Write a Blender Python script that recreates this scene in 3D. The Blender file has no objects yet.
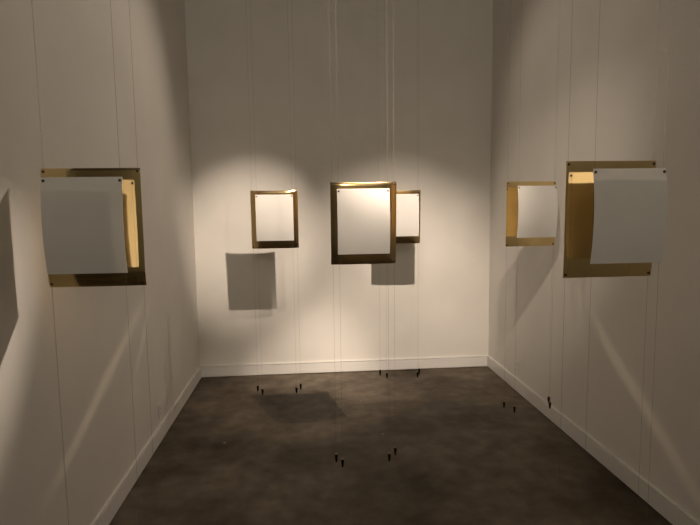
import bpy, bmesh, math, random
from mathutils import Vector, Matrix

random.seed(7)
sc = bpy.context.scene
COL = sc.collection
PI = math.pi

# ------------------------------------------------------------------ camera
cam_d = bpy.data.cameras.new('camera')
cam = bpy.data.objects.new('camera', cam_d)
COL.objects.link(cam)
cam_d.sensor_fit = 'HORIZONTAL'
cam_d.sensor_width = 36.0
cam_d.lens = 521.4 / 700 * 36
cam_d.clip_start = 0.02
cam_r = Vector((0.9964169, -0.08354965, -0.01314618))
cam_u = Vector((0.02130886, 0.09757128, 0.99500039))
cam_f = Vector((0.08184924, 0.99171533, -0.09900202))
m3 = Matrix((cam_r, cam_u, -cam_f)).transposed()
cam.matrix_world = Matrix.Translation((0, 0, 1.6)) @ m3.to_4x4()
sc.camera = cam

# ------------------------------------------------------------------ view, world, lights
sc.view_settings.view_transform = 'Standard'
sc.view_settings.look = 'None'
sc.view_settings.gamma = 1
sc.view_settings.exposure = 0.0
sc.view_settings.use_curve_mapping = False
sc.cycles.blur_glossy = 0.3
sc.cycles.sample_clamp_indirect = 6
sc.cycles.max_bounces = 12
sc.cycles.diffuse_bounces = 6

w = bpy.data.worlds.new('world')
sc.world = w
w.use_nodes = True
w.node_tree.nodes['Background'].inputs[0].default_value = (0.9, 0.85, 0.75, 1)
w.node_tree.nodes['Background'].inputs[1].default_value = 0.01

WARM = (1.0, 0.82, 0.655)


def spot(name, loc, aim, watts, half, blend, radius, color=WARM):
    l = bpy.data.lights.new(name, 'SPOT')
    l.energy = watts
    l.color = color
    l.spot_size = math.radians(2 * half)
    l.spot_blend = blend
    l.shadow_soft_size = radius
    o = bpy.data.objects.new(name, l)
    COL.objects.link(o)
    o.location = loc
    d = Vector(aim) - Vector(loc)
    o.rotation_euler = d.to_track_quat('-Z', 'Y').to_euler()
    return o


# front track: two heads on the far left panel and its wall, one low on the floor, two on the right, one on the right wall
spot('spotlight', (0.78, 0.74, 3.65), (-0.28, 4.10, 1.84), 900, 9.5, 1.0, 0.03)
spot('spotlight', (0.88, 0.95, 3.74), (-0.02, 4.44, 0.25), 370, 12, 1.0, 0.03)
spot('spotlight', (0.88, 0.95, 3.74), (0.04, 4.88, 0.02), 640, 8.0, 1.0, 0.03)
spot('spotlight', (0.47, 0.85, 3.68), (0.88, 4.70, 1.05), 780, 15, 1.0, 0.03)
spot('spotlight', (0.47, 0.85, 3.70), (0.85, 4.37, 1.72), 120, 6.5, 1.0, 0.04)
spot('spotlight', (-0.04, 0.62, 3.88), (1.64, 3.9, 1.40), 230, 14.5, 1.0, 0.03)
# back track: a wide head on each side wall, two tight ones on the panels nearest the camera
spot('spotlight', (1.15, 4.25, 3.80), (-1.06, 3.0, 1.75), 75, 34, 0.8, 0.03)
spot('spotlight', (-0.45, 4.25, 3.80), (1.82, 3.45, 2.0), 38, 33, 0.8, 0.03)
spot('spotlight', (0.88, 4.20, 3.70), (-0.70, 2.03, 1.55), 580, 6.8, 1.0, 0.025)
spot('spotlight', (1.40, 4.20, 3.60), (1.20, 1.90, 1.60), 720, 9, 1.0, 0.025)
# added fill standing in for soft light from the gallery behind the camera
spot('gallery_fill', (0.40, -3.60, 2.70), (0.40, 3.0, 3.40), 190, 33, 1.0, 0.35, (1.0, 0.86, 0.68))


gl = bpy.data.lights.new('reflection_fill', 'POINT')  # added fill, brightens the unseen gallery so the brass edges reflect less black
gl.energy = 50
gl.color = (1.0, 0.88, 0.70)
gl.shadow_soft_size = 0.12
glo = bpy.data.objects.new('reflection_fill', gl)
COL.objects.link(glo)
glo.location = (0.5, -3.9, 3.5)


def slit(loc, p0, p1, watts, thin, blend=1.0, color=(1.0, 0.76, 0.50)):
    """an added narrow flat beam in place of a brass glint, along the line p0-p1"""
    loc, p0, p1 = Vector(loc), Vector(p0), Vector(p1)
    d0, d1 = (p0 - loc).normalized(), (p1 - loc).normalized()
    ax = (d0 + d1).normalized()
    x = (d1 - d0)
    x = (x - ax * x.dot(ax)).normalized()
    z = -ax
    y = z.cross(x)
    l = bpy.data.lights.new('added_glint_beam', 'SPOT')
    l.energy = watts
    l.color = color
    l.spot_size = d0.angle(d1)
    l.spot_blend = blend
    l.shadow_soft_size = 0.012
    o = bpy.data.objects.new('added_glint_beam', l)
    COL.objects.link(o)
    o.matrix_world = Matrix.Translation(loc) @ Matrix((x, y, z)).transposed().to_4x4() @ Matrix.Diagonal((1, thin, 1, 1))


slit((0.80, 0.84, 3.72), (-1.062, 3.75, 1.16), (-1.062, 1.95, 0.39), 125, 0.028)  # added beams imitate streaks reflected onto the side walls by the far brass
slit((0.80, 0.84, 3.72), (-1.062, 3.62, 1.10), (-1.062, 3.10, 0.44), 120, 0.040)
slit((0.88, 4.20, 3.70), (1.819, 3.55, 1.14), (1.819, 1.75, -0.06), 125, 0.050)
slit((0.88, 4.20, 3.70), (1.819, 3.06, 1.02), (1.819, 2.50, 0.46), 60, 0.060)


# ------------------------------------------------------------------ materials
def new_mat(name):
    m = bpy.data.materials.new(name)
    m.use_nodes = True
    nt = m.node_tree
    return m, nt, nt.nodes['Principled BSDF']


def noise_color(nt, bsdf, c1, c2, scale, detail=6, lo=0.35, hi=0.65, coord='Object'):
    tc = nt.nodes.new('ShaderNodeTexCoord')
    nz = nt.nodes.new('ShaderNodeTexNoise')
    nz.inputs['Scale'].default_value = scale
    nz.inputs['Detail'].default_value = detail
    nt.links.new(tc.outputs[coord], nz.inputs['Vector'])
    rp = nt.nodes.new('ShaderNodeValToRGB')
    rp.color_ramp.elements[0].position = lo
    rp.color_ramp.elements[0].color = (*c1, 1)
    rp.color_ramp.elements[1].position = hi
    rp.color_ramp.elements[1].color = (*c2, 1)
    nt.links.new(nz.outputs['Fac'], rp.inputs['Fac'])
    nt.links.new(rp.outputs['Color'], bsdf.inputs['Base Color'])
    return tc, nz, rp


def add_bump(nt, bsdf, tc, scale, strength, dist, coord='Object'):
    nz = nt.nodes.new('ShaderNodeTexNoise')
    nz.inputs['Scale'].default_value = scale
    nz.inputs['Detail'].default_value = 5
    nt.links.new(tc.outputs[coord], nz.inputs['Vector'])
    bp = nt.nodes.new('ShaderNodeBump')
    bp.inputs['Strength'].default_value = strength
    bp.inputs['Distance'].default_value = dist
    nt.links.new(nz.outputs['Fac'], bp.inputs['Height'])
    nt.links.new(bp.outputs['Normal'], bsdf.inputs['Normal'])


def paint(name, c1, c2, rough):
    m, nt, b = new_mat(name)
    tc, _, _ = noise_color(nt, b, c1, c2, 2.2)
    b.inputs['Roughness'].default_value = rough
    b.inputs['Specular IOR Level'].default_value = 0.25
    add_bump(nt, b, tc, 90, 0.12, 0.004)
    return m


WALL = paint('wall_paint', (0.70, 0.68, 0.645), (0.74, 0.72, 0.685), 0.7)
TRIM = paint('trim_paint', (0.70, 0.69, 0.67), (0.75, 0.74, 0.72), 0.45)
DIM = paint('gallery_paint', (0.55, 0.54, 0.50), (0.60, 0.585, 0.55), 0.75)
CEIL = paint('ceiling_paint', (0.33, 0.32, 0.30), (0.37, 0.36, 0.34), 0.8)


def concrete():
    m, nt, b = new_mat('stained_concrete')
    tc, nz, rp = noise_color(nt, b, (0.048, 0.037, 0.025), (0.215, 0.178, 0.137), 1.3, 9, 0.33, 0.68)
    nz.inputs['Roughness'].default_value = 0.62
    n2 = nt.nodes.new('ShaderNodeTexNoise')
    n2.inputs['Scale'].default_value = 9
    n2.inputs['Detail'].default_value = 8
    nt.links.new(tc.outputs['Object'], n2.inputs['Vector'])
    r2 = nt.nodes.new('ShaderNodeValToRGB')
    r2.color_ramp.elements[0].position = 0.3
    r2.color_ramp.elements[0].color = (0.72, 0.70, 0.68, 1)
    r2.color_ramp.elements[1].position = 0.7
    r2.color_ramp.elements[1].color = (1.15, 1.15, 1.15, 1)
    nt.links.new(n2.outputs['Fac'], r2.inputs['Fac'])
    mx = nt.nodes.new('ShaderNodeMixRGB')
    mx.blend_type = 'MULTIPLY'
    mx.inputs['Fac'].default_value = 1
    nt.links.new(rp.outputs['Color'], mx.inputs['Color1'])
    nt.links.new(r2.outputs['Color'], mx.inputs['Color2'])
    # pale paint specks
    vo = nt.nodes.new('ShaderNodeTexVoronoi')
    vo.inputs['Scale'].default_value = 2.6
    nt.links.new(tc.outputs['Object'], vo.inputs['Vector'])
    r3 = nt.nodes.new('ShaderNodeValToRGB')
    r3.color_ramp.elements[0].position = 0.020
    r3.color_ramp.elements[0].color = (1, 1, 1, 1)
    r3.color_ramp.elements[1].position = 0.032
    r3.color_ramp.elements[1].color = (0, 0, 0, 1)
    nt.links.new(vo.outputs['Distance'], r3.inputs['Fac'])
    m2 = nt.nodes.new('ShaderNodeMixRGB')
    nt.links.new(r3.outputs['Color'], m2.inputs['Fac'])
    nt.links.new(mx.outputs['Color'], m2.inputs['Color1'])
    m2.inputs['Color2'].default_value = (0.30, 0.26, 0.21, 1)
    nt.links.new(m2.outputs['Color'], b.inputs['Base Color'])
    b.inputs['Roughness'].default_value = 0.55
    b.inputs['Specular IOR Level'].default_value = 0.15
    add_bump(nt, b, tc, 14, 0.15, 0.01)
    return m


FLOOR = concrete()


def metal(name, col, rough, var=0.04):
    m, nt, b = new_mat(name)
    noise_color(nt, b, tuple(c * (1 - var) for c in col), col, 6)
    b.inputs['Metallic'].default_value = 1
    b.inputs['Roughness'].default_value = rough
    return m


BRASS = metal('polished_brass', (0.88, 0.69, 0.35), 0.08)
BRASS_SATIN = metal('satin_brass', (0.86, 0.64, 0.32), 0.16)
BRASS_BACK = metal('dull_brass_reverse', (0.42, 0.31, 0.17), 0.6)
LEAD = metal('dark_steel', (0.035, 0.030, 0.025), 0.35)
CAP = metal('worn_brass_cap', (0.32, 0.25, 0.14), 0.35)
GROMMET = metal('dark_bolt', (0.10, 0.085, 0.07), 0.4)


def sheet_mat():
    m, nt, b = new_mat('white_translucent_sheet')
    noise_color(nt, b, (0.77, 0.76, 0.74), (0.81, 0.80, 0.78), 5)
    b.inputs['Roughness'].default_value = 0.5
    b.inputs['Specular IOR Level'].default_value = 0.3
    tr = nt.nodes.new('ShaderNodeBsdfTranslucent')
    tr.inputs['Color'].default_value = (0.8, 0.78, 0.72, 1)
    mx = nt.nodes.new('ShaderNodeMixShader')
    mx.inputs['Fac'].default_value = 0.18
    out = nt.nodes['Material Output']
    nt.links.new(b.outputs[0], mx.inputs[1])
    nt.links.new(tr.outputs[0], mx.inputs[2])
    nt.links.new(mx.outputs[0], out.inputs['Surface'])
    return m


SHEET = sheet_mat()


def line_mat():
    m, nt, b = new_mat('nylon_line')
    noise_color(nt, b, (0.12, 0.11, 0.10), (0.17, 0.155, 0.135), 4)
    b.inputs['Roughness'].default_value = 0.25
    b.inputs['Specular IOR Level'].default_value = 0.8
    return m


LINE = line_mat()


# ------------------------------------------------------------------ mesh helpers
def link_mesh(name, bm, mat, parent=None, smooth=None):
    bmesh.ops.recalc_face_normals(bm, faces=bm.faces[:])
    me = bpy.data.meshes.new(name)
    bm.to_mesh(me)
    bm.free()
    me.materials.append(mat)
    if smooth is not None:
        for p in me.polygons:
            p.use_smooth = True
        me.set_sharp_from_angle(angle=math.radians(smooth))
    o = bpy.data.objects.new(name, me)
    COL.objects.link(o)
    if parent:
        o.parent = parent
    return o


def add_box(bm, lo, hi):
    vs = [bm.verts.new((x, y, z)) for x in (lo[0], hi[0]) for y in (lo[1], hi[1]) for z in (lo[2], hi[2])]
    for f in ((0, 1, 3, 2), (4, 6, 7, 5), (0, 4, 5, 1), (2, 3, 7, 6), (0, 2, 6, 4), (1, 5, 7, 3)):
        bm.faces.new([vs[i] for i in f])


def add_prism(bm, prof, along, a0, a1):
    """extrude a closed (t, z) profile between a0 and a1; along(t, z, a) gives the point"""
    A = [bm.verts.new(along(t, z, a0)) for t, z in prof]
    B = [bm.verts.new(along(t, z, a1)) for t, z in prof]
    n = len(prof)
    for i in range(n):
        bm.faces.new((A[i], A[(i + 1) % n], B[(i + 1) % n], B[i]))
    bm.faces.new(A)
    bm.faces.new(B[::-1])


def add_lathe(bm, prof, seg=16, loc=(0, 0, 0), axis='Z'):
    rings = []
    for r, h in prof:
        ring = []
        for k in range(seg):
            a = 2 * PI * k / seg
            c, s = math.cos(a) * max(r, 1e-5), math.sin(a) * max(r, 1e-5)
            p = (c, s, h) if axis == 'Z' else (c, h, s)
            ring.append(bm.verts.new(Vector(p) + Vector(loc)))
        rings.append(ring)
    for a, b in zip(rings, rings[1:]):
        for k in range(seg):
            bm.faces.new((a[k], a[(k + 1) % seg], b[(k + 1) % seg], b[k]))
    bm.faces.new(rings[0][::-1])
    bm.faces.new(rings[-1])


def structure(name, lo, hi, mat):
    bm = bmesh.new()
    add_box(bm, lo, hi)
    o = link_mesh(name, bm, mat)
    o['kind'] = 'structure'
    return o


def tag(o, label, cat, group=None):
    o['label'] = label
    o['category'] = cat
    if group:
        o['group'] = group
    return o


# ------------------------------------------------------------------ the room
XL, XR, YB, ZC = -1.062, 1.819, 5.06, 4.1
Y0, Y1 = -0.55, 1.71              # where the right and left walls end and the gallery begins
GX0, GX1, GY = -4.0, 5.0, -5.0   # the gallery behind
T = 0.14
structure('floor', (GX0, GY, -0.1), (GX1, YB + T, 0), FLOOR)
structure('ceiling', (GX0, GY, ZC), (GX1, YB + T, ZC + 0.1), CEIL)
structure('wall_back', (XL - T, YB, 0), (XR + T, YB + T, ZC), WALL)
structure('wall_left', (XL - T, Y1, 0), (XL, YB, ZC), WALL)
structure('wall_right', (XR, Y0, 0), (XR + T, YB, ZC), WALL)
structure('wall_front', (GX0, GY - T, 0), (GX1, GY, ZC), DIM)
structure('wall_gallery_left', (GX0 - T, GY, 0), (GX0, Y1 + T, ZC), DIM)
structure('wall_gallery_right', (GX1, GY, 0), (GX1 + T, Y0 + T, ZC), DIM)
structure('wall_return_left', (GX0, Y1, 0), (XL - T, Y1 + T, ZC), DIM)
structure('wall_return_right', (XR + T, Y0, 0), (GX1, Y0 + T, ZC), DIM)

# baseboards: flat board, thin shadow groove, cap
BP = [(0, 0), (0.006, 0), (0.006, 0.007), (0.017, 0.009), (0.017, 0.101), (0.008, 0.102), (0.008, 0.108),
      (0.017, 0.109), (0.015, 0.117), (0, 0.117)]
for nm, fn, a0, a1 in (
        ('baseboard_back', lambda t, z, a: (a, YB - t, z), XL, XR),
        ('baseboard_left', lambda t, z, a: (XL + t, a, z), Y1, YB - 0.017),
        ('baseboard_right', lambda t, z, a: (XR - t, a, z), Y0, YB - 0.017)):
    bm = bmesh.new()
    add_prism(bm, BP, fn, a0, a1)
    link_mesh(nm, bm, TRIM)['kind'] = 'structure'


# low wall outlets just above the baseboards
def outlet(x, y, z, side, label):
    e = bpy.data.objects.new('wall_outlet', None)
    COL.objects.link(e)
    e.location = (x, y, z)
    e.rotation_euler = (0, 0, side)
    tag(e, label, 'outlet', 'wall outlets')
    bm = bmesh.new()
    add_box(bm, (-0.035, 0, -0.057), (0.035, 0.006, 0.057))
    bmesh.ops.bevel(bm, geom=bm.edges[:], offset=0.002, segments=2, affect='EDGES')
    link_mesh('cover_plate', bm, TRIM, e)
    for dz in (-0.021, 0.021):
        bm = bmesh.new()
        add_box(bm, (-0.016, 0.006, dz - 0.014), (0.016, 0.009, dz + 0.014))
        bmesh.ops.bevel(bm, geom=bm.edges[:], offset=0.0015, segments=1, affect='EDGES')
        s = link_mesh('socket', bm, TRIM, e)
        for dx in (-0.006, 0.006):
            bm = bmesh.new()
            add_box(bm, (dx - 0.0012, 0.009, dz - 0.005), (dx + 0.0012, 0.0095, dz + 0.005))
            link_mesh('slot', bm, LEAD, s)


outlet(XL, 3.668, 0.207, -PI / 2, 'small white outlet low on the left wall above the baseboard')
outlet(XR, 4.337, 0.212, PI / 2, 'small white outlet low on the right wall above the baseboard')


# ------------------------------------------------------------------ the hanging panels
def sheet_bm(W, H, depth, nx, vs, thick, back_mat=0):
    """upright sheet centred on the origin, depth(u, v) towards -y, u and v in -1..1"""
    bm = bmesh.new()
    front, back = [], []
    ny = len(vs) - 1
    for v in vs:
        rf, rb = [], []
        for i in range(nx + 1):
            u = -1 + 2 * i / nx
            d, dz = depth(u, v)
            rf.append(bm.verts.new((u * W / 2, -d - thick / 2, v * H / 2 + dz)))
            rb.append(bm.verts.new((u * W / 2, -d + thick / 2, v * H / 2 + dz)))
        front.append(rf)
        back.append(rb)
    for j in range(ny):
        for i in range(nx):
            bm.faces.new((front[j][i], front[j][i + 1], front[j + 1][i + 1], front[j + 1][i]))
            bm.faces.new((back[j][i], back[j + 1][i], back[j + 1][i + 1], back[j][i + 1])).material_index = back_mat
    for j in range(ny):
        bm.faces.new((front[j][0], front[j + 1][0], back[j + 1][0], back[j][0]))
        bm.faces.new((front[j][nx], back[j][nx], back[j + 1][nx], front[j + 1][nx]))
    for i in range(nx):
        bm.faces.new((front[0][i], back[0][i], back[0][i + 1], front[0][i + 1]))
        bm.faces.new((front[ny][i], front[ny][i + 1], back[ny][i + 1], back[ny][i]))
    return bm


BW, BH = 0.362, 0.450
WW, WH = 0.282, 0.350
BHX, BHZ = 0.171, 0.213          # hole offsets, brass
WHX, WHZ = 0.1325, 0.162         # hole offsets, white


def rim(v):
    """thin curled lip along the top edge, and a bottom strip that falls back"""
    d = 0.0
    if v > 0.92:
        d -= 0.0035 * ((v - 0.92) / 0.08) ** 2
    if v < -0.55:
        d -= 0.010 * ((-v - 0.55) / 0.45) ** 3
    return d


def brass_curved(u, v):
    return 0.012 * (1 - abs(u) ** 5) + 0.012 * v + rim(v), -0.004 * (1 - u * u) * max(0, v - 0.6) / 0.4


def brass_dished(u, v):
    return 0.004 * (1 - u * u) + 0.003 * (1 - abs(u) ** 5) + 0.7 * rim(v), 0.0


def brass_flat(u, v):
    return 0.002 * (1 - u * u) + 0.5 * rim(v), 0.0


def white_depth(u, v):
    return 0.017 * (1 - v * v), 0.0


def bolt(parent, x, z, y):
    bm = bmesh.new()
    add_lathe(bm, [(0.0035, -0.004), (0.0052, -0.003), (0.0055, 0.0), (0.0052, 0.003), (0.0035, 0.004)], 14, (x, y, z), 'Y')
    return link_mesh('bolt', bm, GROMMET, parent, 30)


def hanging_line(parent, x, y, z0, z1):
    bm = bmesh.new()
    add_lathe(bm, [(0.0004, z0), (0.0004, z1)], 8, (x, y, 0))
    return link_mesh('hanging_line', bm, LINE, parent, 30)


TIP = 0.17       # height of the weight tips above the floor
WLEN = 0.055


def copy_thing(src):
    r = src.copy()
    COL.objects.link(r)
    for ch in src.children:
        c = ch.copy()
        COL.objects.link(c)
        c.parent = r
        for g in ch.children:
            d = g.copy()
            COL.objects.link(d)
            d.parent = c
    return r


# brass panel prototype: origin at the middle of the panel, 1.54 m above the floor
BV = [-1 + 2 * k / 48 for k in range(47)] + [0.935, 0.95, 0.965, 0.98, 0.99, 1.0]
WV = [-1 + 2 * k / 40 for k in range(41)]


def make_brass(depth, mat):
    e = bpy.data.objects.new('brass_panel', None)
    COL.objects.link(e)
    pl = link_mesh('plate', sheet_bm(BW, BH, depth, 48, BV, 0.0016, 1), mat, e, 40)
    pl.data.materials.append(BRASS_BACK)
    for sx in (-1, 1):
        for sz in (-1, 1):
            bolt(e, sx * BHX, sz * BHZ, -depth(BHX * 2 / BW, sz * BHZ * 2 / BH)[0])
    for sx in (-1, 1):
        hanging_line(e, sx * BHX, 0.006, TIP + WLEN - 1.54, ZC - 1.54)
    return e


def make_white():
    e = bpy.data.objects.new('white_panel', None)
    COL.objects.link(e)
    link_mesh('sheet', sheet_bm(WW, WH, white_depth, 16, WV, 0.0015), SHEET, e, 40)
    for sx in (-1, 1):
        bolt(e, sx * WHX, WHZ, -white_depth(0, WHZ * 2 / WH)[0])
    for sx in (-1, 1):
        hanging_line(e, sx * WHX, 0.004, TIP + WLEN - 1.554, ZC - 1.554)
    return e


def make_weight():
    e = bpy.data.objects.new('plumb_weight', None)
    COL.objects.link(e)
    bm = bmesh.new()
    add_lathe(bm, [(0.0020, 0.0), (0.0050, 0.004), (0.0082, 0.024), (0.0092, 0.042), (0.0090, 0.047)], 16)
    link_mesh('body', bm, LEAD, e, 40)
    bm = bmesh.new()
    add_lathe(bm, [(0.0090, 0.047), (0.0086, 0.050), (0.0035, 0.052), (0.002, 0.055)], 16)
    link_mesh('cap', bm, CAP, e, 40)
    return e


PC, PF, PD, PW, PP = make_brass(brass_curved, BRASS_SATIN), make_brass(brass_flat, BRASS), make_brass(brass_dished, BRASS), make_white(), make_weight()
BENT = {'L': PD, 'R': PF, 'RM': PF}     # the plates by the side walls are nearly flat
used = set()


def first_or_copy(proto):
    if proto.name not in used:
        used.add(proto.name)
        return proto
    return copy_thing(proto)


# place: brass (x, y, z), white (x, y, z), turn, words, weights shown
PLACES = [
    ('L', (-0.806, 2.065, 1.547), (-0.801, 1.970, 1.558), 0, None),
    ('C', (0.313, 2.850, 1.529), (0.306, 2.785, 1.541), 1, (0.0, 0.018)),
    ('R', (1.175, 1.942, 1.552), (1.190, 1.850, 1.566), 0, None),
    ('LB', (-0.244, 4.095, 1.539), (-0.238, 4.013, 1.553), 0, (0.0, 0.0)),
    ('RB', (0.782, 4.370, 1.541), (0.790, 4.288, 1.556), -1, (0.0, 0.0)),
    ('RM', (1.562, 3.535, 1.560), (1.562, 3.440, 1.576), 3, (0.0, 0.012)),
]
BL = {
    'L': 'large olive brass panel behind the grey-looking sheet close to the left wall',
    'C': 'brass panel framing the white sheet nearest the middle of the room',
    'R': 'large yellow brass panel behind the big sheet near the right wall',
    'LB': 'small far brass panel left of the centre, its bottom strip dark',
    'RB': 'brass panel half hidden behind the right edge of the central pair',
    'RM': 'small orange-tinted brass panel by the right wall, beyond the large yellow one',
}
WL = {
    'L': 'large grey-looking bowed white panel in front of brass near the left wall',
    'C': 'large lit white panel at the centre, in front of a brass frame',
    'R': 'large grey-looking bowed white panel in front of yellow brass, right side',
    'LB': 'small brightest white panel, glowing at its top, left of the centre',
    'RB': 'narrow-looking lit white panel just right of the central pair',
    'RM': 'small pale white panel in front of orange brass by the right wall',
}
WHERE = {
    'C': 'central pair',
    'LB': 'far left pair',
    'RB': 'pair nearest the back wall',
    'RM': 'small pair by the right wall',
}
ztop = ZC
for key, b, wv, turn, lift in PLACES:
    rz = math.radians(turn)
    for kind, proto, pos, hx, dy, lab in (('brass', BENT.get(key, PC), b, BHX, 0.006, BL), ('white', PW, wv, WHX, 0.004, WL)):
        o = first_or_copy(proto)
        o.location = pos
        o.rotation_euler = (0, 0, rz)
        tag(o, lab[key], 'panel', 'hanging %s panels' % kind)
        # the lines run from the ceiling to the weights whatever the panel's own height
        base = 1.54 if kind == 'brass' else 1.554
        for ch in o.children:
            if ch.name.startswith('hanging_line'):
                ch.location.z = base - pos[2]
        if key in WHERE:
            for sx, word, up in ((-1, 'left', lift[0]), (1, 'right', lift[1])):
                p = first_or_copy(PP)
                off = Matrix.Rotation(rz, 3, 'Z') @ Vector((sx * hx, dy, 0))
                p.location = (pos[0] + off.x, pos[1] + off.y, TIP + up)
                tag(p, 'dark weight under the %s line of the %s panel, %s' % (word, kind, WHERE[key]),
                    'weight', 'plumb weights on the hanging lines')
